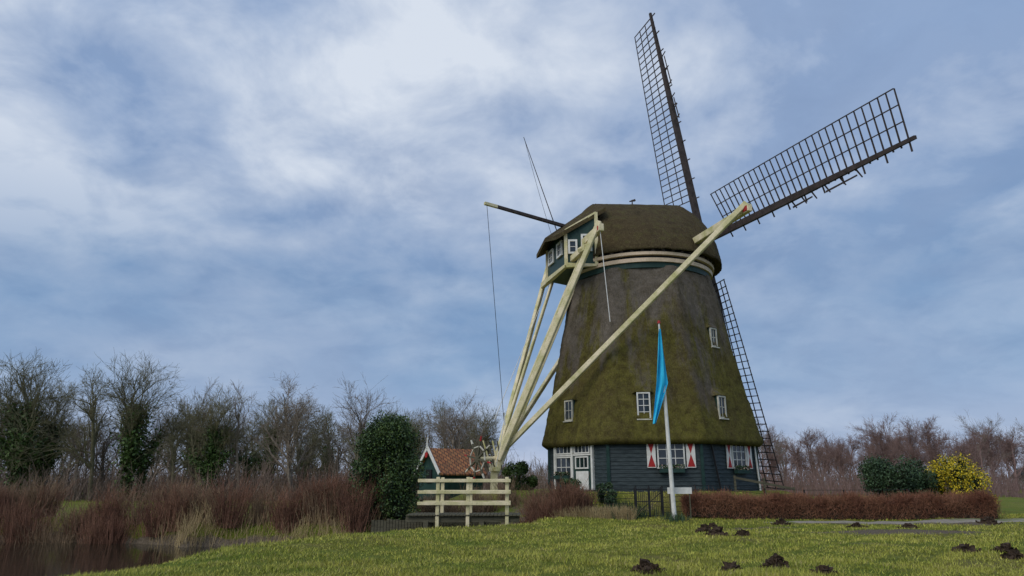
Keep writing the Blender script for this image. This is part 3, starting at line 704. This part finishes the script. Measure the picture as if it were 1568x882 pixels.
def hedge():
    N=34000; t=rng.uniform(0,1,N); x=7.9+(22.3-7.9)*t; y=33.1+rng.uniform(-.42,.42,N); zb=height(x,np.full(N,33.1))
    top=1.02+.06*np.sin(x*2.1)+.06*np.sin(x*5.3); z=zb+top*rng.beta(1.6,1.0,N)
    P0=np.stack([x,y,z-.10],1); P1=P0+rng.normal(0,.12,(N,3))+np.array([0,0,.13]); VS=[];FS=[]
    segs_to(VS,FS,P0,P1,np.full(N,.008),np.full(N,.004))
    quads_to(VS,FS,P0[:9000],.03)
    V=np.concatenate(VS);F=np.concatenate(FS); h=empty('beech_hedge',(0,0,0))
    put('hedge_twigs',np_mesh('hedge_twigs',V,F,['hedge']),parent=h)
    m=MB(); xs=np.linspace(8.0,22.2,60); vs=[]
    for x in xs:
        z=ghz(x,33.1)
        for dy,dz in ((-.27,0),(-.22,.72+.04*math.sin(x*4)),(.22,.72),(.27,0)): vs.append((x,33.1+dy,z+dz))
    m.add(vs,[(i*4+j,i*4+4+j,i*4+5+j,i*4+1+j) for i in range(59) for j in range(3)],'soil_and_hedge_shade'); m.obj('hedge_inner_shade',parent=h)  # added dark box inside the twigs, inner shade painted in the soil colour
hedge()
def leafy(name,x,y,rx,ry,hh,n,mats,leaf=.06,z0=.0,clumps=26,taper=.3):
    z=ghz(x,y)+z0; cs=[]
    for i in range(clumps):
        t=rng.uniform(.08,1); a=rng.uniform(0,6.28); q=math.sqrt(rng.uniform(.25,1))*(1-taper*t**2)*math.sqrt(max(.05,1-(abs(t-.42)/.64)**2.6))
        cs.append((x+rx*.78*q*math.cos(a),y+ry*.78*q*math.sin(a),z+hh*t*.92,rng.uniform(.16,.30)))
    VS=[];FS=[];per=n//clumps
    for cx,cy,cz,rr in cs:
        R0=min(rx,hh*.5)*rr*1.9; d=norm(rng.normal(size=(per,3))); rad=R0*rng.uniform(.35,1.2,(per,1))**.6
        quads_to(VS,FS,np.array([cx,cy,cz])+d*rad*np.array([1,1,.85]),leaf)
    V=np.concatenate(VS);F=np.concatenate(FS); mi=rng.integers(0,len(mats),len(F))
    e=empty(name,(0,0,0)); put('foliage',np_mesh(name+'_foliage',V,F,mats,mi),parent=e)
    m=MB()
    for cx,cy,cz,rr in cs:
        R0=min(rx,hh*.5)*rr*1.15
        m.cyl((cx,cy,max(z,cz-R0)),(cx,cy,cz+R0*.5),R0*.55,R0*.3,'inner_shade',7)  # added dark filler, painted shade behind the leaves
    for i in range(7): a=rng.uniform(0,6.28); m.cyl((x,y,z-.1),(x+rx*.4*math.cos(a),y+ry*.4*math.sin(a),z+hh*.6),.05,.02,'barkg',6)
    m.obj('stems_and_inner_shade',parent=e)
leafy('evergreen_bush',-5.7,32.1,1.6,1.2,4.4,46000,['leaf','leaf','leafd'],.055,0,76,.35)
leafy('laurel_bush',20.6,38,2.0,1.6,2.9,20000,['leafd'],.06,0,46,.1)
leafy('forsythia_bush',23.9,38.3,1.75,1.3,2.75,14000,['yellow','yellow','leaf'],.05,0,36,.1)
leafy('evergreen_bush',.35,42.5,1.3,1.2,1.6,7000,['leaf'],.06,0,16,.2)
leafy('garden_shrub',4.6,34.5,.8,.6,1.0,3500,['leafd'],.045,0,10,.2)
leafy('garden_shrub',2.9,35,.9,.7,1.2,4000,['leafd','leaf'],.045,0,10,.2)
bh=MB(); bx,by=152.,205.
bh.box((bx,by,1.6),(5,0,0),(0,3,0),(0,0,1.6),'white'); bh.add([(bx-5.6,by-3.6,3.2),(bx+5.6,by-3.6,3.2),(bx+5.6,by+3.6,3.2),(bx-5.6,by+3.6,3.2),(bx-5.6,by,6),(bx+5.6,by,6)],[(0,1,5,4),(2,3,4,5),(0,4,3),(1,2,5)],'board')
for i in range(3): bh.box((bx-3+3*i,by-3.02,1.7),(.7,0,0),(0,.03,0),(0,0,.8),'glass')
bh.obj('waterside_house')

# ------------------------------------------------------------ world
sd=norm(np.array([[-.55,-.60,.65]]))[0]
wd=bpy.data.worlds.new('World'); sc.world=wd; wd.use_nodes=True; nt=wd.node_tree; bg=nt.nodes['Background']; bg.inputs[1].default_value=.1
sky=nt.nodes.new('ShaderNodeTexSky'); sky.sky_type='NISHITA'; sky.sun_disc=False
sky.sun_elevation=math.asin(sd[2]); sky.sun_rotation=math.atan2(sd[0],sd[1])
tc=nt.nodes.new('ShaderNodeTexCoord'); D=tc.outputs['Generated']
sp=nt.nodes.new('ShaderNodeSeparateXYZ'); nt.links.new(D,sp.inputs[0]); z=sp.outputs['Z']
den=math_(nt,'ADD',math_(nt,'MAXIMUM',z,0.),.35)
vm=nt.nodes.new('ShaderNodeVectorMath'); vm.operation='SCALE'; nt.links.new(D,vm.inputs[0]); nt.links.new(math_(nt,'DIVIDE',1.,den),vm.inputs['Scale'])
P=vm.outputs[0]
n1=noise(nt,P,2.3,6,.52,.2); n2=noise(nt,P,1.4,5,.55,.2); n3=noise(nt,P,5.5,6,.58,.3)
base=ramp(nt,z,[(0,(.55,.60,.76)),(.05,(.40,.49,.69)),(.14,(.24,.37,.58)),(.28,(.165,.30,.52)),(.42,(.235,.36,.59)),(.7,(.30,.43,.67))])
dt=nt.nodes.new('ShaderNodeVectorMath'); dt.operation='DOT_PRODUCT'; nt.links.new(D,dt.inputs[0]); dt.inputs[1].default_value=(-.60,.59,.54)
glow=ramp(nt,dt.outputs['Value'],[(.70,(0,0,0)),(1.,(1,1,1))])
el=ramp(nt,z,[(.24,(0,0,0)),(.44,(1,1,1))])
mk=math_(nt,'ADD',math_(nt,'MULTIPLY',n1,.68),math_(nt,'MULTIPLY',n3,.32))
mk=math_(nt,'ADD',mk,math_(nt,'MULTIPLY',glow,.085)); mk=math_(nt,'ADD',mk,math_(nt,'MULTIPLY',el,.03))
cl=ramp(nt,mk,[(.475,(0,0,0)),(.56,(.36,.36,.36)),(.665,(1,1,1))])
wf=math_(nt,'MULTIPLY',cl,math_(nt,'MULTIPLY_ADD',el,.70,.22))
c=mixc(nt,ramp(nt,n2,[(.38,(0,0,0)),(.66,(.6,.6,.6))]),base,(.33,.42,.60))
c=mixc(nt,math_(nt,'MULTIPLY',ramp(nt,n3,[(.3,(1,1,1)),(.52,(0,0,0))]),.25),c,(.16,.24,.42))
c=mixc(nt,wf,c,(.76,.82,.91))
sc10=nt.nodes.new('ShaderNodeVectorMath'); sc10.operation='SCALE'; nt.links.new(c,sc10.inputs[0]); sc10.inputs['Scale'].default_value=10
fin=mixc(nt,.93,sky.outputs[0],sc10.outputs[0]); nt.links.new(fin,bg.inputs[0])
su=bpy.data.lights.new('sun','SUN'); su.energy=1.5; su.angle=R(40); su.color=(1,.94,.84)
so=bpy.data.objects.new('sun',su); sc.collection.objects.link(so); so.rotation_euler=Vector(sd).to_track_quat('Z','Y').to_euler()
cd=bpy.data.cameras.new('camera'); cd.lens=24; cd.sensor_width=36; cd.clip_end=3000; cd.clip_start=.1
co=bpy.data.objects.new('camera',cd); sc.collection.objects.link(co); co.location=(0,0,1.7); co.rotation_euler=(R(106),0,0); sc.camera=co
print('polys',sum(len(o.data.polygons) for o in bpy.data.objects if o.type=='MESH'))
